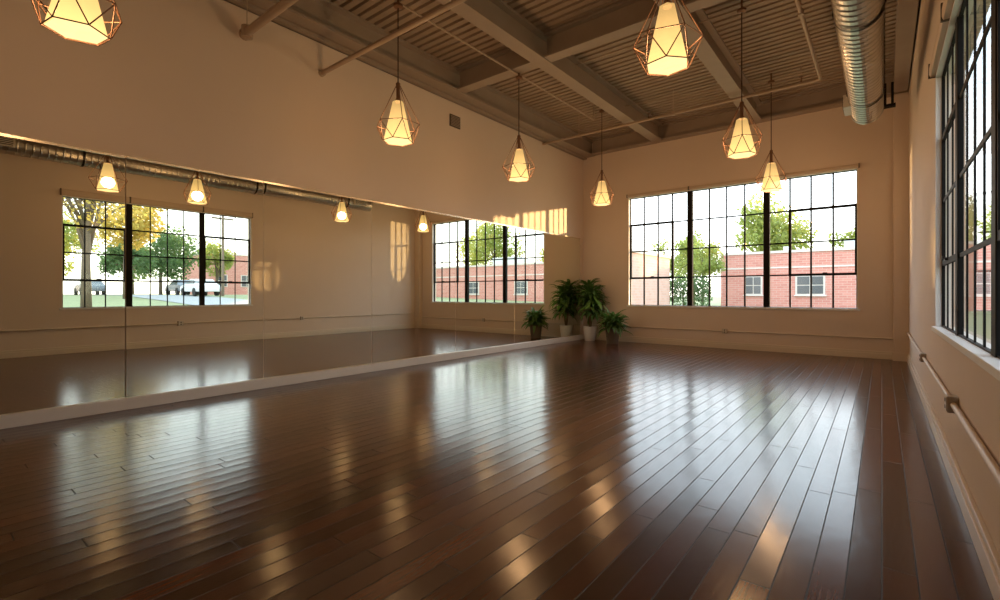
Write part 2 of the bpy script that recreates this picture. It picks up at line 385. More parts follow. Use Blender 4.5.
cassette('y', w['m2'], w['b']+.02, XR, w['z1']+.005, .035, .10, 'beige roller shade cassette above the farthest panel of the right wall window', 'roller shades over the side window')
w = BW
for u0, u1, t in ((w['a']-.02, w['m1'], 'left'), (w['m1'], w['m2'], 'middle'), (w['m2'], w['b']+.02, 'right')):
    cassette('x', u0, u1, YB, w['z1']+.005, .04, .055, 'slim beige roller shade above the %s panel of the back wall window' % t, 'roller shades over the back window')

# ------------------------------------------------------------------ ceiling steel
def beam(mb, label): return tag(mb.build('ceiling_beam', M['beam'], scale=S), label, 'ceiling beam', 'ceiling beams')
def yparts(x, w, segs):
    mb = MB()
    for y0, y1 in segs: mb.ibeam_y(x, y0, y1, Z_BEAM, Z_DECK, w)
    return mb
beam(yparts(XL+.19, .19, [(YF, YB)]), 'taupe steel ceiling beam running along the top of the mirror wall')
beam(yparts(-3.39, .19, [(YF, YB-.17)]), 'taupe steel ceiling beam running lengthwise, first out from the mirror wall')
beam(yparts(-1.69, .19, [(YF, YB-.17)]), 'taupe steel ceiling beam running lengthwise, between the pendants and the round duct')
beam(yparts(XR-.10, .16, [(YF, YB-.17)]), 'taupe steel ceiling beam along the top of the side window wall, beside the round duct')
def xparts(y, w, z0=Z_BEAM+.012):
    mb = MB(); xs = [XL+.285, -3.39-.095, -3.39+.095, -1.69-.095, -1.69+.095, XR-.18]
    for i in (0, 2, 4): mb.ibeam_x(y, xs[i], xs[i+1], z0, Z_DECK-.005, w)
    return mb
beam(xparts(5.06, .17), 'taupe steel cross beam between the mirror wall and the lengthwise beams, mid ceiling')
beam(xparts(.9, .17), 'taupe steel cross beam nearest the camera')
beam(MB().ibeam_x(YB-.085, XL+.285, XR-.18, Z_BEAM+.01, Z_DECK, .17), 'taupe steel ceiling beam along the top of the back wall')

# ------------------------------------------------------------------ pipes and conduits
def pipe(name, pts, r, label, cat, mat='pipe', group=None, hangers=(), heads=(), flanges=(), hz=Z_DECK, more=()):
    base = P(*pts[0]); root = empty(name, base)
    for run in [pts]+list(more):
        mb = MB().tube([P(*p) for p in run], r*S, 14); o = mb.build('pipe_run', M[mat], root, smooth=True); sharp(o, 50)
    for h in hangers:
        q = MB().tube([P(h[0], h[1], h[2]), P(h[0], h[1], hz+.01)], .005*S, 6)
        q.tube([P(h[0], h[1], h[2]-r*1.25), P(h[0], h[1], h[2]+r*1.5)], r*1.3*S, 12)
        q.build('hanger', M[mat], root)
    for h in heads:
        q = MB().lathe([(.010*S, 0), (.012*S, .03*S), (.006*S, .035*S), (.006*S, .07*S), (.026*S, .072*S), (.026*S, .078*S)], 12)
        for v in q.v: v += P(*h)
        q.build('sprinkler_head', M['copper'], root)
    for a, b in flanges:
        q = MB().tube([P(*a), P(*b)], r*1.45*S, 14); q.build('coupling', M[mat], root)
    return tag(root, label, cat, group)
zp = 3.586
pipe('sprinkler_pipe', [(XL+.10, 2.115, zp), (-.30, 2.115, zp)], .040, 'thick tan pipe crossing the ceiling, nearest the camera above the mirrors', 'pipe', group='ceiling pipes',
     hangers=[(XL+.16, 2.115, zp), (-2.5, 2.115, zp)], flanges=[((XL+.10, 2.115, zp), (XL+.14, 2.115, zp))])
zp = 3.548
pipe('sprinkler_pipe', [(XL+.03, 3.01, zp), (-.30, 3.01, zp)], .026, 'slender tan pipe crossing the ceiling behind the second left pendant cord', 'pipe', group='ceiling pipes',
     hangers=[(-2.6, 3.01, zp)], flanges=[((XL, 3.01, zp), (XL+.04, 3.01, zp))])
zp = 3.86
pipe('sprinkler_pipe', [(XL, 7.64, zp), (-.70, 7.64, zp), (-.655, 7.62, zp), (-.64, 7.57, zp), (-.66, 1.0, zp)], .021, 'tan pipe with an elbow, crossing the far ceiling then turning beside the round duct', 'pipe', group='ceiling pipes',
     hangers=[(-2.6, 7.64, zp), (-.645, 5.7, zp), (-4.3, 7.64, zp)], heads=[(-.86, 7.64, zp+.015), (-3.0, 7.64, zp+.015)])
pipe('electrical_conduit', [(-3.8, 5.158, 3.92), (-3.8, 7.2, 3.92), (-3.8, 7.25, 3.92), (-3.8, 7.26, 3.96), (-3.8, 7.26, Z_DECK+.01)], .011, 'thin tan conduit joining the row of pendants along the mirrors', 'conduit', group='ceiling conduits',
     more=[[(-3.8, -1.5, 3.92), (-3.8, .622, 3.92)], [(-3.8, .678, 3.92), (-3.8, 3.062, 3.92)], [(-3.8, 3.118, 3.92), (-3.8, 5.102, 3.92)]])
pipe('electrical_conduit', [(-3.732, 7.477, 4.145), (-1.308, 7.995, 4.145)], .010, 'thin tan conduit joining the farthest left and farthest right pendants', 'conduit', group='ceiling conduits',
     more=[[(-1.252, 8.0, 4.145), (-.9, 8.0, 4.145), (-.9, 8.0, Z_DECK+.01)]])
pipe('electrical_conduit', [(-3.3, 5.77, 4.145), (-1.238, 5.77, 4.145)], .010, 'thin tan conduit crossing above the middle right pendant', 'conduit', group='ceiling conduits',
     more=[[(-1.182, 5.77, 4.145), (-.95, 5.77, 4.145), (-.95, 5.77, Z_DECK+.01)]])

# wall raceways with outlet boxes
def raceway(pts, r, label):
    o = MB().tube([P(*p) for p in pts], r*S, 10).build('wall_conduit', M['trim'], smooth=True); sharp(o, 50); tag(o, label, 'conduit', 'wall conduits')
zc = .42
raceway([(XR-.018, YB-.12, zc), (XR-.018, 3.47, zc)], .012, 'thin cream conduit along the side window wall, from the far corner to the outlet box')
raceway([(XR-.020, 3.38, zc), (XR-.020, YF+.02, zc)], .014, 'thicker cream conduit along the side window wall, from the outlet box towards the camera')
raceway([(XL+.05, YB-.014, .315), (-2.25, YB-.014, .315)], .011, 'thin cream conduit along the back wall, left of the outlet box')
raceway([(-2.17, YB-.014, .315), (.13, YB-.014, .315)], .011, 'thin cream conduit along the back wall, right of the outlet box')
def outlet(x, y, z, axis, big, label):
    root = empty('outlet_box', P(x, y, z)); w, h, d = big
    def bx(u0, u1, d0, d1, a, b, mb):
        if axis == 'x': mb.box(x+u0, x+u1, y-d1, y-d0, z+a, z+b)
        else: mb.box(x-d1, x-d0, y+u0, y+u1, z+a, z+b)
        return mb
    bx(-w/2, w/2, 0, d, -h/2, h/2, MB()).build('box_body', M['boxm'], root, scale=S, bevel=.004)
    bx(-w/2+.006, w/2-.006, d, d+.004, -h/2+.006, h/2-.006, MB()).build('cover_plate', M['plate'], root, scale=S)
    for dz in (-.018, .018): bx(-.008, .008, d+.004, d+.006, dz-.009, dz+.009, MB()).build('socket', M['dark'], root, scale=S)
    tag(root, label, 'outlet', 'wall outlets')
outlet(XR, 3.425, zc, 'y', (.09, .085, .045), 'grey outlet box on the side window wall where the conduit gets thicker')
outlet(XR, 5.7, zc, 'y', (.07, .075, .04), 'small grey outlet box on the far end of the side window wall')
outlet(-2.21, YB, .315, 'x', (.08, .085, .035), 'small outlet box low on the back wall under the window')

# vent grille on the mirror wall
g = empty('wall_vent', P(XL, 5.22, 3.61))
MB().box(XL, XL+.015, 5.11, 5.33, 3.52, 3.70).build('grille_frame', M['vent'], g, scale=S)
mb = MB()
for k in range(7): mb.box(XL+.015, XL+.024, 5.125, 5.315, 3.535+k*.0225, 3.545+k*.0225)
mb.build('louver', M['beam'], g, scale=S)
tag(g, 'square brown vent grille high on the mirror wall', 'vent')

# ------------------------------------------------------------------ round duct
def duct():
    x, z, r, y0, y1 = -.14, 3.19, .152, YF+.05, 7.2
    root = empty('spiral_duct', P(x, (y0+y1)/2, z))
    seg, pitch, sub = 36, .085, 6; vs = []; fs = []
    n = int((y1-y0)/pitch*sub)
    for i in range(n+1):
        y = y0+(y1-y0)*i/n
        for k in range(seg):
            t = 2*PI*k/seg; ph = (y/pitch + k/seg) % 1.0
            rr = r + (.006 if ph < .17 else 0)
            vs.append((x+rr*math.cos(t), y, z+rr*math.sin(t)))
    for i in range(n):
        for k in range(seg): fs.append((i*seg+k, (i+1)*seg+k, (i+1)*seg+(k+1) % seg, i*seg+(k+1) % seg))
    MB().add(vs, fs).build('duct_shell', M['galv'], root, scale=S)
    def ring(ya, yb, rr, nm, cap=True):
        mb = MB().tube([(x, ya, z), (x, yb, z)], rr, seg); sharp(mb.build(nm, M['galv'], root, smooth=True, scale=S), 40)
    ring(y1-.03, y1+.02, r+.008, 'end_cap')
    ring(3.9, 3.98, r+.009, 'collar'); ring(.3, .38, r+.009, 'collar')
    for yy in (1.9, 4.6, 6.55):
        mb = MB().tube([(x, yy-.015, z), (x, yy+.015, z)], r+.010, seg, cap=False)
        for sx in (-1, 1): mb.box(x+sx*(r+.012)-.004, x+sx*(r+.012)+.004, yy-.015, yy+.015, z, Z_DECK+.01)
        mb.build('strap', M['darkm'], root, scale=S)
    for yy in (.95, 6.85):
        mb = MB().box(x-r-.055, x-r+.06, yy-.17, yy+.17, z-.075, z+.065)
        o = mb.build('register', M['plate'], root, scale=S)
        mb = MB()
        for k in range(5): mb.box(x-r-.060, x-r-.055, yy-.15, yy+.15, z-.06+k*.025, z-.05+k*.025)
        mb.build('louver', M['dark'], o, scale=S)
    tag(root, 'galvanised round spiral duct hung below the ceiling beside the side window wall', 'duct')
duct()
# dark hanger bracket at the end of the window-side beam
b = MB().box(.02, .05, 8.55, 8.62, 3.62, Z_BEAM).box(.10, .13, 8.55, 8.62, 3.62, Z_BEAM).box(.0, .15, 8.53, 8.64, 3.60, 3.63).build('beam_bracket', M['dark'], scale=S)
tag(b, 'dark steel bracket hanging under the ceiling near the far right corner', 'bracket')

# ------------------------------------------------------------------ mirrors
TILT = .8
seams = [-1.3, -.05, 1.176, 2.345, 3.70, 5.228, 6.719, 9.075]
ml = ['frameless mirror panel behind the camera end of the wall', 'frameless wall mirror panel at the left edge of the photo, nearest the camera',
      'frameless wall mirror panel reflecting most of the street window, second from the left edge', 'frameless wall mirror panel reflecting blank wall beside the street window',
      'frameless wall mirror panel reflecting the far right corner pilaster', 'frameless wall mirror panel reflecting the middle of the back window',
      'frameless wall mirror panel behind the plants, at the far end of the mirror wall']
for i in range(1, 7):
    a, c = seams[i]+.002, seams[i+1]-.002
    root = empty('wall_mirror', P(XL, (a+c)/2, LEDGE)); out = 0
    MB().box(XL+.001, XL+.008, a, c, LEDGE+.001, MIRROR_TOP).build('mirror_glass', M['mirror'], root, scale=S)
    MB().box(XL, XL+.014, a, c, MIRROR_TOP, MIRROR_TOP+.012).box(XL+.0085, XL+.014, a, c, MIRROR_TOP-.008, MIRROR_TOP).build('top_channel', M['chrome'], root, scale=S)
    if i < 6: MB().box(XL+.001, XL+.0075, c-.001, c+.0035, LEDGE+.001, MIRROR_TOP).build('seam_strip', M['trim'], root, scale=S)
    if i in (1, 2): root.rotation_euler.z = math.radians(TILT); root.location.x += abs(math.radians(TILT))*(c-a)/2*S
    tag(root, ml[i], 'mirror', 'mirror panels along the left wall')

# ------------------------------------------------------------------ pendants
ZL = 2.52
def make_pendant():
    root = empty('pendant_light', (0, 0, 0))
    R1, zm, R0, za = .222*S, .165*S, .155*S, .575*S
    mid = [Vector((R1*math.cos(k*PI/3), R1*math.sin(k*PI/3), zm)) for k in range(6)]
    low = [Vector((R0*math.cos((k+.5)*PI/3), R0*math.sin((k+.5)*PI/3), 0)) for k in range(6)]
    top = [Vector((.014*S*math.cos(k*PI/3), .014*S*math.sin(k*PI/3), za)) for k in range(6)]
    mb = MB(); wr = .0038*S
    for k in range(6):
        mb.tube([top[k], mid[k]], wr, 6); mb.tube([mid[k], mid[(k+1) % 6]], wr, 6)
        mb.tube([mid[k], low[k]], wr, 6); mb.tube([mid[(k+1) % 6], low[k]], wr, 6); mb.tube([low[k], low[(k+1) % 6]], wr, 6)
    mb.build('wire_cage', M['copper'], root, world=False)
    sh = MB(); rb, rt, zt = .143*S, .054*S, .40*S
    lo = [(rb*math.cos((k+.5)*PI/3), rb*math.sin((k+.5)*PI/3), .004) for k in range(6)]
    hi = [(rt*math.cos((k+.5)*PI/3), rt*math.sin((k+.5)*PI/3), zt) for k in range(6)]
    sh.add(lo+hi, [(k, (k+1) % 6, 6+(k+1) % 6, 6+k) for k in range(6)]+[(6, 7, 8, 9, 10, 11)])
    s = sh.build('lamp_shade', M['shade'], root, world=False)
    MB().add([(v[0]*.985, v[1]*.985, .003) for v in lo], [(5, 4, 3, 2, 1, 0)]).build('diffuser', M['diff'], s, world=False)
    MB().lathe([(.030*S, zt-.002), (.030*S, zt+.02*S), (.018*S, zt+.035*S), (.018*S, .54*S), (.022*S, .545*S), (.022*S, .585*S), (.010*S, .60*S)], 18).build('socket_cap', M['copper'], root, smooth=False, world=False)
    return root
def finish_pendant(root, ztop):
    L = (ztop-ZL)*S
    MB().tube([(0, 0, .59*S), (0, 0, L)], .0065*S, 8).build('cord', M['cord'], root, world=False)
    c = MB().lathe([(.012*S, L-.03*S), (.045*S, L-.022*S), (.048*S, L), (.020*S, L+.001)], 24)
    c.tube([(0, 0, L), (0, 0, (Z_DECK+.005-ZL)*S)], .012*S, 8)
    c.build('ceiling_canopy', M['copper'], root, world=False)
lamps = [(-3.66, .62, 3.895, .10, 'pendant light with wire cage at the top left corner, nearest along the mirror wall'),
         (-3.80, 3.09, 3.895, -.05, 'second pendant light from the camera in the row along the mirror wall'),
         (-3.80, 5.13, 3.895, .2, 'third pendant light from the camera in the row along the mirror wall'),
         (-3.76, 7.47, 4.13, .33, 'farthest pendant light of the row along the mirror wall, left of the back window'),
         (-1.125, 3.19, 4.13, -.30, 'large near pendant light at the top, right of centre, wire cage over a lit shade'),
         (-1.21, 5.77, 4.13, .15, 'pendant light hanging above the right part of the back window, second in the right row'),
         (-1.28, 8.00, 4.13, .0, 'farthest pendant light of the right row, overlapping the top of the back window'),
         (-1.20, 1.98, 4.13, .2, 'pendant light seen only in the mirror, in front of the street window')]
proto = make_pendant()
LP = []
for i, (x, y, zt, rz, lab) in enumerate(lamps):
    o = proto if i == 0 else None
    if i:
        o = proto.copy(); COL.objects.link(o)
        for ch in [c for c in proto.children if c.name.split('.')[0] not in ('cord', 'ceiling_canopy')]:
            copy_tree(ch, o)
    o.location = P(x, y, ZL); o.rotation_euler = (0, 0, rz+.6)
    tag(o, lab, 'pendant light', 'hanging wire cage pendants')
    LP.append((x, y))
for o in [o for o in list(COL.objects) if o.name.split('.')[0] == 'pendant_light']:
    i = min(range(len(lamps)), key=lambda k: (P(lamps[k][0], lamps[k][1], ZL)-o.location).length)
    finish_pendant(o, lamps[i][2])

# ------------------------------------------------------------------ plants
def leaf(mb, base, az, el, L, w, droop, lim=None):
    n = 6; pts = []; d_h = math.cos(el); p = Vector(base); e = el
    side = Vector((-math.sin(az), math.cos(az), 0)); vs = []; fs = []
    for i in range(n+1):
        t = i/n; ww = w*(math.sin(PI*min(1, t*.85+.12))**.8)*(1 if i < n else .05)
        fold = Vector((0, 0, ww*.25))
        vs += [p+side*ww/2+fold, p.copy(), p-side*ww/2+fold]
        e -= droop/n*(.5+t)
        p = p + Vector((math.cos(e)*math.cos(az), math.cos(e)*math.sin(az), math.sin(e)))*L/n
    if lim:
        for v in vs:
            v.x = max(v.x, lim[0]); v.y = min(v.y, lim[1])
    for i in range(n):
        b = i*3; fs += [(b, b+1, b+4, b+3), (b+1, b+2, b+5, b+4)]
    mb.add(vs, fs)
# tall dracaena in a tapered white planter
px, py = -4.79, 8.97
root = empty('potted_dracaena', P(px, py, 0))
lim = (XL*S+.03-px*S, YB*S-.03-py*S)
pot = MB().lathe([(.10*S, 0), (.105*S, .01), (.142*S, .285*S), (.142*S, .30*S), (.128*S, .30*S), (.125*S, .26*S)], 28).build('planter', M['potw'], root, smooth=True, world=False); sharp(pot, 40)
MB().lathe([(.126*S, .255*S), (.11*S, .268*S), (.02, .27*S)], 20).build('soil', M['soil'], pot, world=False)
rnd = random.Random(3)
st = MB(); fo = MB(); heads = [(0, 0, .82), (.05, -.05, .98), (-.05, .03, 1.08), (.07, .05, .72)]
for hx, hy, hz in heads:
    st.tube([(hx*.15*S, hy*.15*S, .26*S), (hx*.6*S, hy*.6*S, .5*S), (hx*S, hy*S, hz*S)], .016*S, 8, r1=.010*S)
    for k in range(46):
        zz = hz-.20+.24*k/46; az = k*2.4+rnd.uniform(-.3, .3); el = .15+1.15*(k/46)+rnd.uniform(-.2, .2)
        leaf(fo, (hx*S, hy*S, zz*S), az, el, rnd.uniform(.30, .44)*S, .066*S, rnd.uniform(1.1, 2.0), lim)
st.build('stem', M['stem'], root, smooth=True, world=False)
fo.build('foliage', M['leaf'], root, world=False)
tag(root, 'tall dracaena with drooping strap leaves in a white planter, in the far left corner', 'potted plant', 'corner plants')
# bushy plant in a taupe pot
px, py = -4.16, 8.72
root = empty('potted_shrub', P(px, py, 0))
pot = MB().lathe([(.105*S, 0), (.11*S, .01), (.135*S, .26*S), (.148*S, .265*S), (.148*S, .295*S), (.132*S, .295*S), (.128*S, .25*S)], 28).build('planter', M['potb'], root, smooth=True, world=False); sharp(pot, 40)
MB().lathe([(.128*S, .245*S), (.11*S, .262*S), (.02, .265*S)], 20).build('soil', M['soil'], pot, world=False)
st = MB(); fo = MB()
for k in range(9):
    a = k*2.4; r = .03+.08*k/9; hz = .48-.12*k/9
    st.tube([(r*.4*math.cos(a)*S, r*.4*math.sin(a)*S, .25*S), (r*math.cos(a)*S, r*math.sin(a)*S, hz*S)], .008*S, 6)
    for j in range(17):
        leaf(fo, (r*math.cos(a)*S, r*math.sin(a)*S, (hz-.10+.10*j/17)*S), a+j*2.4, .1+1.1*j/17+rnd.uniform(-.25, .25), rnd.uniform(.22, .36)*S, .065*S, rnd.uniform(.7, 1.5))
st.build('stem', M['stem'], root, world=False)
fo.build('foliage', M['leaf2'], root, world=False)
tag(root, 'low bushy leafy plant in a taupe pot, right of the white planter', 'potted plant', 'corner plants')

# ------------------------------------------------------------------ outdoors (metres)
def gz(x): return .30 + .026*max(0, min(x-1.0, 32))
def ground():
    mb = MB(); xs = [.75, 6, 12, 20, 33, 120]
    for i in range(5):
        a, b = xs[i], xs[i+1]
        mb.add([(a, -60, gz(a)), (b, -60, gz(b)), (b, 140, gz(b)), (a, 140, gz(a))], [(0, 1, 2, 3)])
    mb.add([(-90, YB*S+.3, .3), (.75, YB*S+.3, .3), (.75, 140, .3), (-90, 140, .3)], [(0, 1, 2, 3)])
    o = mb.build('ground', M['grass']); struct(o)
    mb = MB(); pts = [(7, 11.5), (14, 12.8), (22, 13.6), (30, 14.2), (40, 14.6), (60, 14.8), (110, 14.5)]
    for i in range(len(pts)-1):
        (x0, y0), (x1, y1) = pts[i], pts[i+1]
        n = 4
        for k in range(n):
            xa, xb = x0+(x1-x0)*k/n, x0+(x1-x0)*(k+1)/n; ya, yb = y0+(y1-y0)*k/n, y0+(y1-y0)*(k+1)/n
            mb.add([(xa, ya-2.6, gz(xa)+.03), (xb, yb-2.6, gz(xb)+.03), (xb, yb+2.6, gz(xb)+.03), (xa, ya+2.6, gz(xa)+.03)], [(0, 1, 2, 3)])
    o = mb.build('road', M['asphalt']); struct(o)
    mb = MB().add([(-10.2, YB*S+.3, .33), (40, YB*S+.3, .33), (40, 35.9, .33), (-10.2, 35.9, .33)], [(0, 1, 2, 3)])
ground()

def tree(x, y, z0, h, cr, ch, mat, label, group, trunk=.18, n=3500, ls=.3, branches=6, clear=None, seed=1, name='tree', sparse=False, lobes=14):
    rnd = random.Random(seed); root = empty(name, (x, y, z0))
    cz = h-ch/2
    st = MB(); st.tube([(0, 0, 0), (.04*h*.2, 0, h*.25), (-.02*h*.3, .05, h*.55), (0, 0, h*.8)], trunk, 10, r1=trunk*.25)
    blobs = []
    for k in range(lobes):
        while True:
            v = Vector((rnd.uniform(-1, 1), rnd.uniform(-1, 1), rnd.uniform(-1, 1)))
            if v.length < 1: break
        wv = (1-.35*max(0, v.z))
        c = Vector((v.x*cr*.72*wv, v.y*cr*.72*wv, cz+v.z*ch*.38)); blobs.append((c, rnd.uniform(.25, .42)*min(cr, ch*.6)))
    for k in range(branches):
        c, r = blobs[k % len(blobs)]; zs = h*(.22+.4*k/max(1, branches))
        m = Vector((c.x*.45, c.y*.45, zs+(c.z-zs)*.6)); st.tube([(0, 0, zs), m, c], trunk*.45, 6, r1=trunk*.08)
        if sparse:
            for j in range(5):
                q = c+Vector((rnd.uniform(-1, 1), rnd.uniform(-1, 1), rnd.uniform(-.3, 1)))*cr*.5
                st.tube([m+(c-m)*rnd.uniform(.1, .9), q], trunk*.14, 5, r1=trunk*.03)
    st.build('trunk', M['bark'], root, smooth=True, world=False)
    fo = MB()
    for k in range(n):
        c, r = blobs[rnd.randrange(len(blobs))]
        v = Vector((rnd.gauss(0, 1), rnd.gauss(0, 1), rnd.gauss(0, 1))).normalized()*r*(rnd.random()**.4)*rnd.choice((1, 1, 1.15))
        p = c+v; s = ls*rnd.uniform(.6, 1.2)
        a = Vector((rnd.gauss(0, 1), rnd.gauss(0, 1), rnd.gauss(0, 1))).normalized(); b = a.orthogonal().normalized(); a = a.cross(b)
        fo.add([p-a*s*.5, p+b*s*.28, p+a*s*.5, p-b*s*.28], [(0, 1, 2, 3)])
    fo.build('crown', M[mat], root, world=False)
    return tag(root, label, 'tree', group)
# beyond the back window
tree(-7.6, 45, .3, 9.6, 4.3, 6.8, 'tg', 'large round green tree rising behind the brick building, centre of the back window', 'trees outside', n=5200, ls=.36, seed=2, lobes=20)
tree(-2.0, 47, .3, 6.9, 2.2, 3.5, 'tg', 'small tree top above the brick roof at the right of the back window', 'trees outside', n=1500, seed=3)
tree(-12.6, 42, .3, 6.6, 1.9, 4.8, 'tg', 'loose green tree left of the brick building in the back window', 'trees outside', n=1900, seed=4)
tree(-9.35, 33.2, .32, 5.0, 1.5, 3.9, 'tg', 'leafy green tree in the gap beside the brick building in the back window', 'trees outside', n=2300, ls=.2, seed=5, trunk=.09, lobes=22)
tree(-11.4, 37, .3, 6.0, 1.9, 4.7, 'tg', 'taller thin tree at the gap beside the pale building in the back window', 'trees outside', n=2100, ls=.24, seed=6, trunk=.1)
tree(-16.5, 46, .3, 6.4, 2.0, 4.0, 'tg', 'tree showing above the pale building at the left of the back window', 'trees outside', n=1500, seed=16)
tree(3.0, 48, .3, 9.5, 3.4, 6.0, 'td', 'tree far beyond the brick building, seen through the side window', 'trees outside', n=2500, seed=7)
# reflected ones beyond the brick building (seen by way of the mirror)
tree(24, 46, .8, 10.5, 5.0, 7.0, 'tg', 'large yellow green tree reflected at the left of the mirrored back window', 'trees outside', n=4000, ls=.4, seed=8)
tree(17, 50, .8, 7.5, 3.5, 5.0, 'tg', 'tree reflected at the right of the mirrored back window', 'trees outside', n=2400, ls=.36, seed=9)
tree(33, 52, .8, 10.0, 4.5, 7.0, 'tg', 'far tree reflected in the mirrored back window behind the larger tree', 'trees outside', n=2400, ls=.4, seed=19)
# street side
tree(28, 23, gz(28), 9.6, 3.3, 7.6, 'td', 'dense unseen tree added up the street to block low sun from the side window', 'trees outside', n=5000, ls=.5, seed=31, lobes=26)  # out-of-view tree, added only to keep low sun out of the side window
tree(12.0, 5.2, gz(12), 8.2, 3.0, 5.2, 'ty', 'big branching tree with sparse yellow leaves on the street side lawn', 'trees outside', trunk=.2, n=1500, ls=.2, branches=12, seed=10, sparse=True)
tree(26, 10.2, gz(26), 9.6, 2.9, 7.2, 'ty', 'bright yellow autumn tree on the street side', 'trees outside', n=4200, ls=.3, seed=11)
tree(36, 13.0, gz(33), 5.4, 2.2, 4.4, 'td', 'dark green bushy tree across the street, left of the taller one', 'trees outside', n=2600, ls=.32, seed=12)
tree(42, 17.2, gz(33), 8.2, 3.6, 7.0, 'td', 'tall dark green tree across the street, behind the parked cars', 'trees outside', n=4600, ls=.36, seed=13)
tree(46, 24.0, gz(33), 6.6, 2.2, 5.2, 'tg', 'green tree across the street beside the far brick house', 'trees outside', n=2200, ls=.34, seed=14)
tree(40, 4.0, gz(33), 9.0, 4.2, 7.5, 'ty', 'wide yellow tree far down the street at the left', 'trees outside', n=3200, ls=.36, seed=15)
tree(45, 9.5, gz(33), 9.0, 3.4, 7.0, 'tg', 'green tree far down the street between the yellow ones', 'trees outside', n=2600, ls=.36, seed=17)

for k, (x, y, h, cr, m, lab) in enumerate([
        (66, 13, 9, 4, 'tg', 'distant tree at the very end of the street, left'), (68, 22, 8.5, 4, 'td', 'distant tree beyond the street, behind the parked cars'),
        (64, 1.5, 10, 4.5, 'ty', 'distant yellow tree past the big branching tree'), (70, 33, 9, 4.5, 'tg', 'distant tree behind the far brick house'),
        (7.5, 62, 9, 4, 'tg', 'distant tree beyond the yard seen straight through the side window'), (12.5, 66, 8, 3.5, 'td', 'far dark tree beside the distant one outside the side window')]):
    tree(x, y, gz(x), h, cr, h*.78, m, lab, 'trees outside', n=1800, ls=.5, seed=50+k)
# low hedge in the gap between the two buildings
hr = random.Random(9); hb = MB()
for k in range(2600):
    p = Vector((hr.uniform(-1.7, 1.7), hr.uniform(-.5, .5), hr.random()**.6*1.9*(1-.15*math.sin(k)))); p.z = max(p.z, .1); a = Vector((hr.gauss(0, 1), hr.gauss(0, 1), hr.gauss(0, 1))).normalized(); b = a.orthogonal().normalized(); q = .16
    hb.add([p-a*q*.5, p+b*q*.3, p+a*q*.5, p-b*q*.3], [(0, 1, 2, 3)])
ho = empty('garden_bush', (-10.2, 31.9, .32)); hb.build('foliage', M['td'], ho, world=False)
MB().tube([(0, 0, 0), (0, 0, 1.2)], .05, 8).build('stem', M['bark'], ho, world=False)
tag(ho, 'low dense bush in the gap between the pale and the red brick buildings', 'bush')

def house(name, x0, x1, y0, y1, z0, z1, mat, wins, label, band=None, units=(), face='y'):
    root = empty(name, ((x0+x1)/2, (y0+y1)/2, z0))
    MB().box(x0, x1, y0, y1, z0-.5, z1).build('wall', M[mat], root)
    MB().box(x0-.08, x1+.08, y0-.08, y1+.08, z1, z1+.16).build('coping', M['stone'], root)
    if band: MB().box(x0-.03, x1+.03, y0-.03, y0, band, band+.10).build('brick_band', M['stone'], root)
    for (a, b, c, d) in wins:
        if face == 'y':
            f = MB().box(a-.08, b+.08, y0-.05, y0+.02, c-.08, d+.06).box(a-.15, b+.15, y0-.12, y0, c-.16, c-.07).build('window', M['stone'], root)
            q = MB(); n = max(1, round((b-a)/.6)); ww = (b-a)/n
            for k in range(n): q.box(a+ww*k+.03, a+ww*(k+1)-.03, y0-.07, y0-.05, c, (c+d)/2-.03).box(a+ww*k+.03, a+ww*(k+1)-.03, y0-.07, y0-.05, (c+d)/2+.03, d)
        else:
            f = MB().box(x0-.05, x0+.02, a-.08, b+.08, c-.08, d+.06).build('window', M['stone'], root)
            q = MB(); n = max(1, round((b-a)/.6)); ww = (b-a)/n
            for k in range(n): q.box(x0-.07, x0-.05, a+ww*k+.03, a+ww*(k+1)-.03, c, (c+d)/2-.03).box(x0-.07, x0-.05, a+ww*k+.03, a+ww*(k+1)-.03, (c+d)/2+.03, d)
        q.build('pane', M['panedark'], f)
    for (a, b, c, d, e) in units:
        MB().box(a, b, c, d, z1+.16, z1+e).build('roof_unit', M['roofm'], root)
    return tag(root, label, 'building', 'buildings outside')
house('brick_building', -8.9, 30, 36, 39.3, .3, 3.98, 'brick', [(-7.3, -6.35, 1.3, 2.42), (-4.3, -2.85, 1.3, 2.40), (2.2, 3.6, 1.3, 2.4), (12, 13.4, 1.3, 2.4), (18, 19.4, 1.3, 2.4)],
      'low red brick building with small windows across the back yard', band=2.98, units=[(-1.9, -.3, 37.5, 39, .75), (-5.2, -4.8, 37, 37.4, .5), (14, 17, 37, 39, .9)])
house('pale_building', -19, -10.6, 15.5, 30.5, .3, 3.55, 'brick2', [], 'low pale brick building at the left of the back window')
house('brick_house', 51, 59, 25.0, 36, gz(33), 6.2, 'brick', [(26, 27.2, 2.2, 3.6), (29, 30.2, 2.2, 3.6)], 'red brick house across the street reflected at the right of the mirrored window', face='x')
house('garden_house', 54, 60, 5.0, 10.5, gz(33), 4.4, 'brick2', [(6, 7, 2.0, 3.2)], 'small pale brick house far down the street behind the yellow trees', face='x')

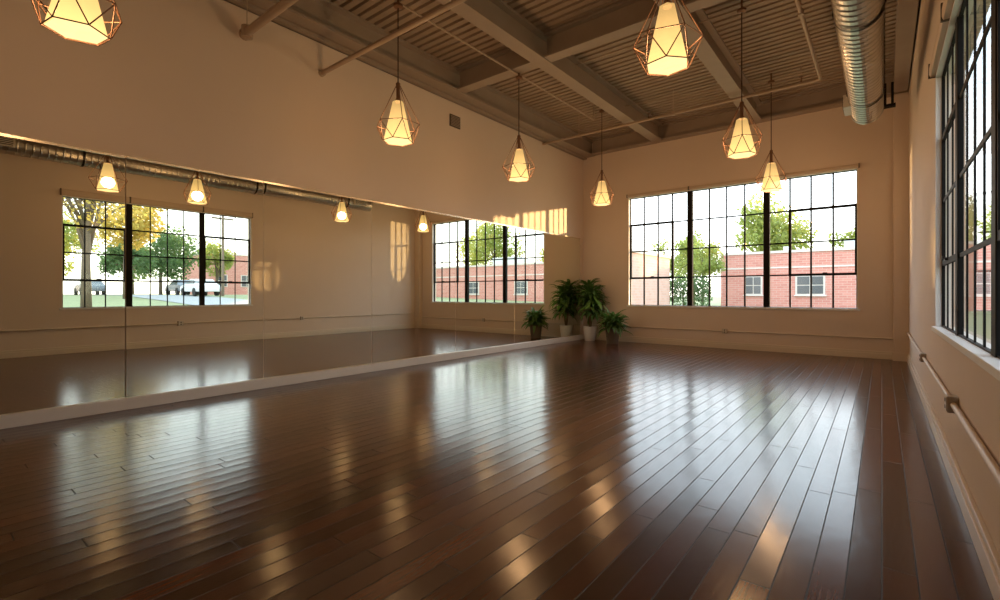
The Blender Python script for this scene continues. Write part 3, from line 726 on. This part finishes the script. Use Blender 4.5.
def car(x, y, rz, mat, label):
    root = empty('parked_car', (x, y, gz(x)+.03), rz)
    prof = [(-2.15, .35), (-2.2, .62), (-2.1, .88), (-1.55, .95), (-1.0, 1.38), (.25, 1.42), (.95, .98), (1.9, .86), (2.15, .65), (2.15, .35)]
    n = len(prof); mb = MB()
    hw = lambda z: .86 if z < 1.0 else .66
    vs = [(a, -hw(z), z) for a, z in prof]+[(a, hw(z), z) for a, z in prof]
    mb.add(vs, [tuple(range(n-1, -1, -1)), tuple(range(n, 2*n))]+[(i, (i+1) % n, n+(i+1) % n, n+i) for i in range(n)])
    mb.build('body', M[mat], root, world=False, bevel=.05)
    mb = MB()
    for s in (-1, 1):
        q = [(-1.42, s*.875, .98), (-.98, s*.70, 1.32), (.22, s*.69, 1.35), (.78, s*.87, 1.0)]
        mb.add(q, [(0, 1, 2, 3)])
    mb.add([(.30, -.6, 1.405), (.30, .6, 1.405), (.93, .76, 1.01), (.93, -.76, 1.01)], [(0, 1, 2, 3)])
    mb.build('car_window', M['panedark'], root, world=False)
    for ax in (-1.35, 1.35):
        for s in (-1, 1): MB().tube([(ax, s*.70, .33), (ax, s*.92, .33)], .33, 16).build('wheel', M['tyre'], root, world=False)
    tag(root, label, 'car', 'parked cars')
car(31, 16.6, .05, 'carw', 'white car parked on the far side of the street')
car(37, 17.4, .05, 'carg', 'dark grey car parked beyond the white car on the street')
car(46, 12.6, .05, 'carg', 'dark car farthest down the street')
root = empty('utility_pole', (31, 18.4, gz(31)))
MB().tube([(0, 0, -.3), (0, 0, 7.6)], .13, 10, r1=.10).build('pole', M['wood'], root, world=False)
MB().box(-.06, .06, -.9, .9, 6.7, 6.85).build('crossarm', M['wood'], root, world=False)
tag(root, 'wooden utility pole by the street at the right of the mirrored window', 'utility pole')

# ------------------------------------------------------------------ light
def lamp(name, kind, loc, energy, col, **kw):
    d = bpy.data.lights.new(name, kind); d.energy = energy; d.color = col
    for k, v in kw.items(): setattr(d, k, v)
    o = bpy.data.objects.new(name, d); COL.objects.link(o); o.location = loc; return o
for i, (x, y) in enumerate(LP):
    lamp('pendant_glow', 'POINT', P(x, y, ZL+.12), 72 if i < 7 else 50, (1, .60, .31), shadow_soft_size=.11)
sd = Vector((-1, -.67, -.138))
sun = lamp('low_sun', 'SUN', (20, 40, 10), 8.0, (1, .62, .27), angle=math.radians(1.0))
sun.rotation_euler = sd.to_track_quat('-Z', 'Y').to_euler()

SKY = 3.4
gp, ga = P(-7.4, 12.85, 2.75), P(XR, 8.52, 2.42)
gl = lamp('added_sun_patch_spot', 'SPOT', gp, 5000, (1, .66, .30), shadow_soft_size=.04, spot_size=math.radians(14.5), spot_blend=.12)  # added spot in the yard, makes the sun patch near the far corner
gl.scale = (.30, 1, 1)
gl.rotation_euler = (ga-gp).to_track_quat('-Z', 'Y').to_euler()
gp, ga = P(-5.5, 11.6, 2.0), P(XR, 4.99, 1.36)
gl = lamp('added_sun_patch_spot', 'SPOT', gp, 3500, (1, .62, .26), shadow_soft_size=.04, spot_size=math.radians(4.4), spot_blend=.15)  # added spot, stands in for sun bounced off the mirrors onto the side wall
gl.rotation_euler = (ga-gp).to_track_quat('-Z', 'Y').to_euler(); gl.scale = (.40, 1, 1)
wd = bpy.data.worlds.new('pale_evening_sky'); scn.world = wd; wd.use_nodes = True
nt = wd.node_tree; nt.nodes.clear(); L = nt.links.new
wo = nt.nodes.new('ShaderNodeOutputWorld'); bg = nt.nodes.new('ShaderNodeBackground')
tc = nt.nodes.new('ShaderNodeTexCoord'); sx = nt.nodes.new('ShaderNodeSeparateXYZ'); L(tc.outputs['Generated'], sx.inputs[0])
rp = nt.nodes.new('ShaderNodeValToRGB'); L(sx.outputs['Z'], rp.inputs[0])
rp.color_ramp.elements[0].position = 0; rp.color_ramp.elements[0].color = (1, .93, .83, 1)
rp.color_ramp.elements[1].position = .5; rp.color_ramp.elements[1].color = (.66, .83, 1, 1)
e = rp.color_ramp.elements.new(.18); e.color = (.88, .95, 1, 1)
L(rp.outputs[0], bg.inputs[0]); bg.inputs[1].default_value = SKY; L(bg.outputs[0], wo.inputs[0])

# ------------------------------------------------------------------ camera
cd = bpy.data.cameras.new('camera'); cam = bpy.data.objects.new('camera', cd); COL.objects.link(cam)
cd.sensor_width = 36; cd.lens = 475.92/1000*36
cd.shift_x = -1.32/1000; cd.shift_y = -7.05/1000; cd.clip_start = .05; cd.clip_end = 500
cam.location = (0, 0, S); cam.rotation_euler = (PI/2, 0, .6745)
scn.camera = cam

scn.view_settings.view_transform = 'Standard'
scn.view_settings.look = 'None'
scn.view_settings.exposure = 0.34
cy = scn.cycles
cy.use_denoising = True
cy.max_bounces = 10; cy.diffuse_bounces = 4; cy.glossy_bounces = 6; cy.transparent_max_bounces = 12
cy.caustics_reflective = True; cy.caustics_refractive = False
cy.sample_clamp_indirect = 3
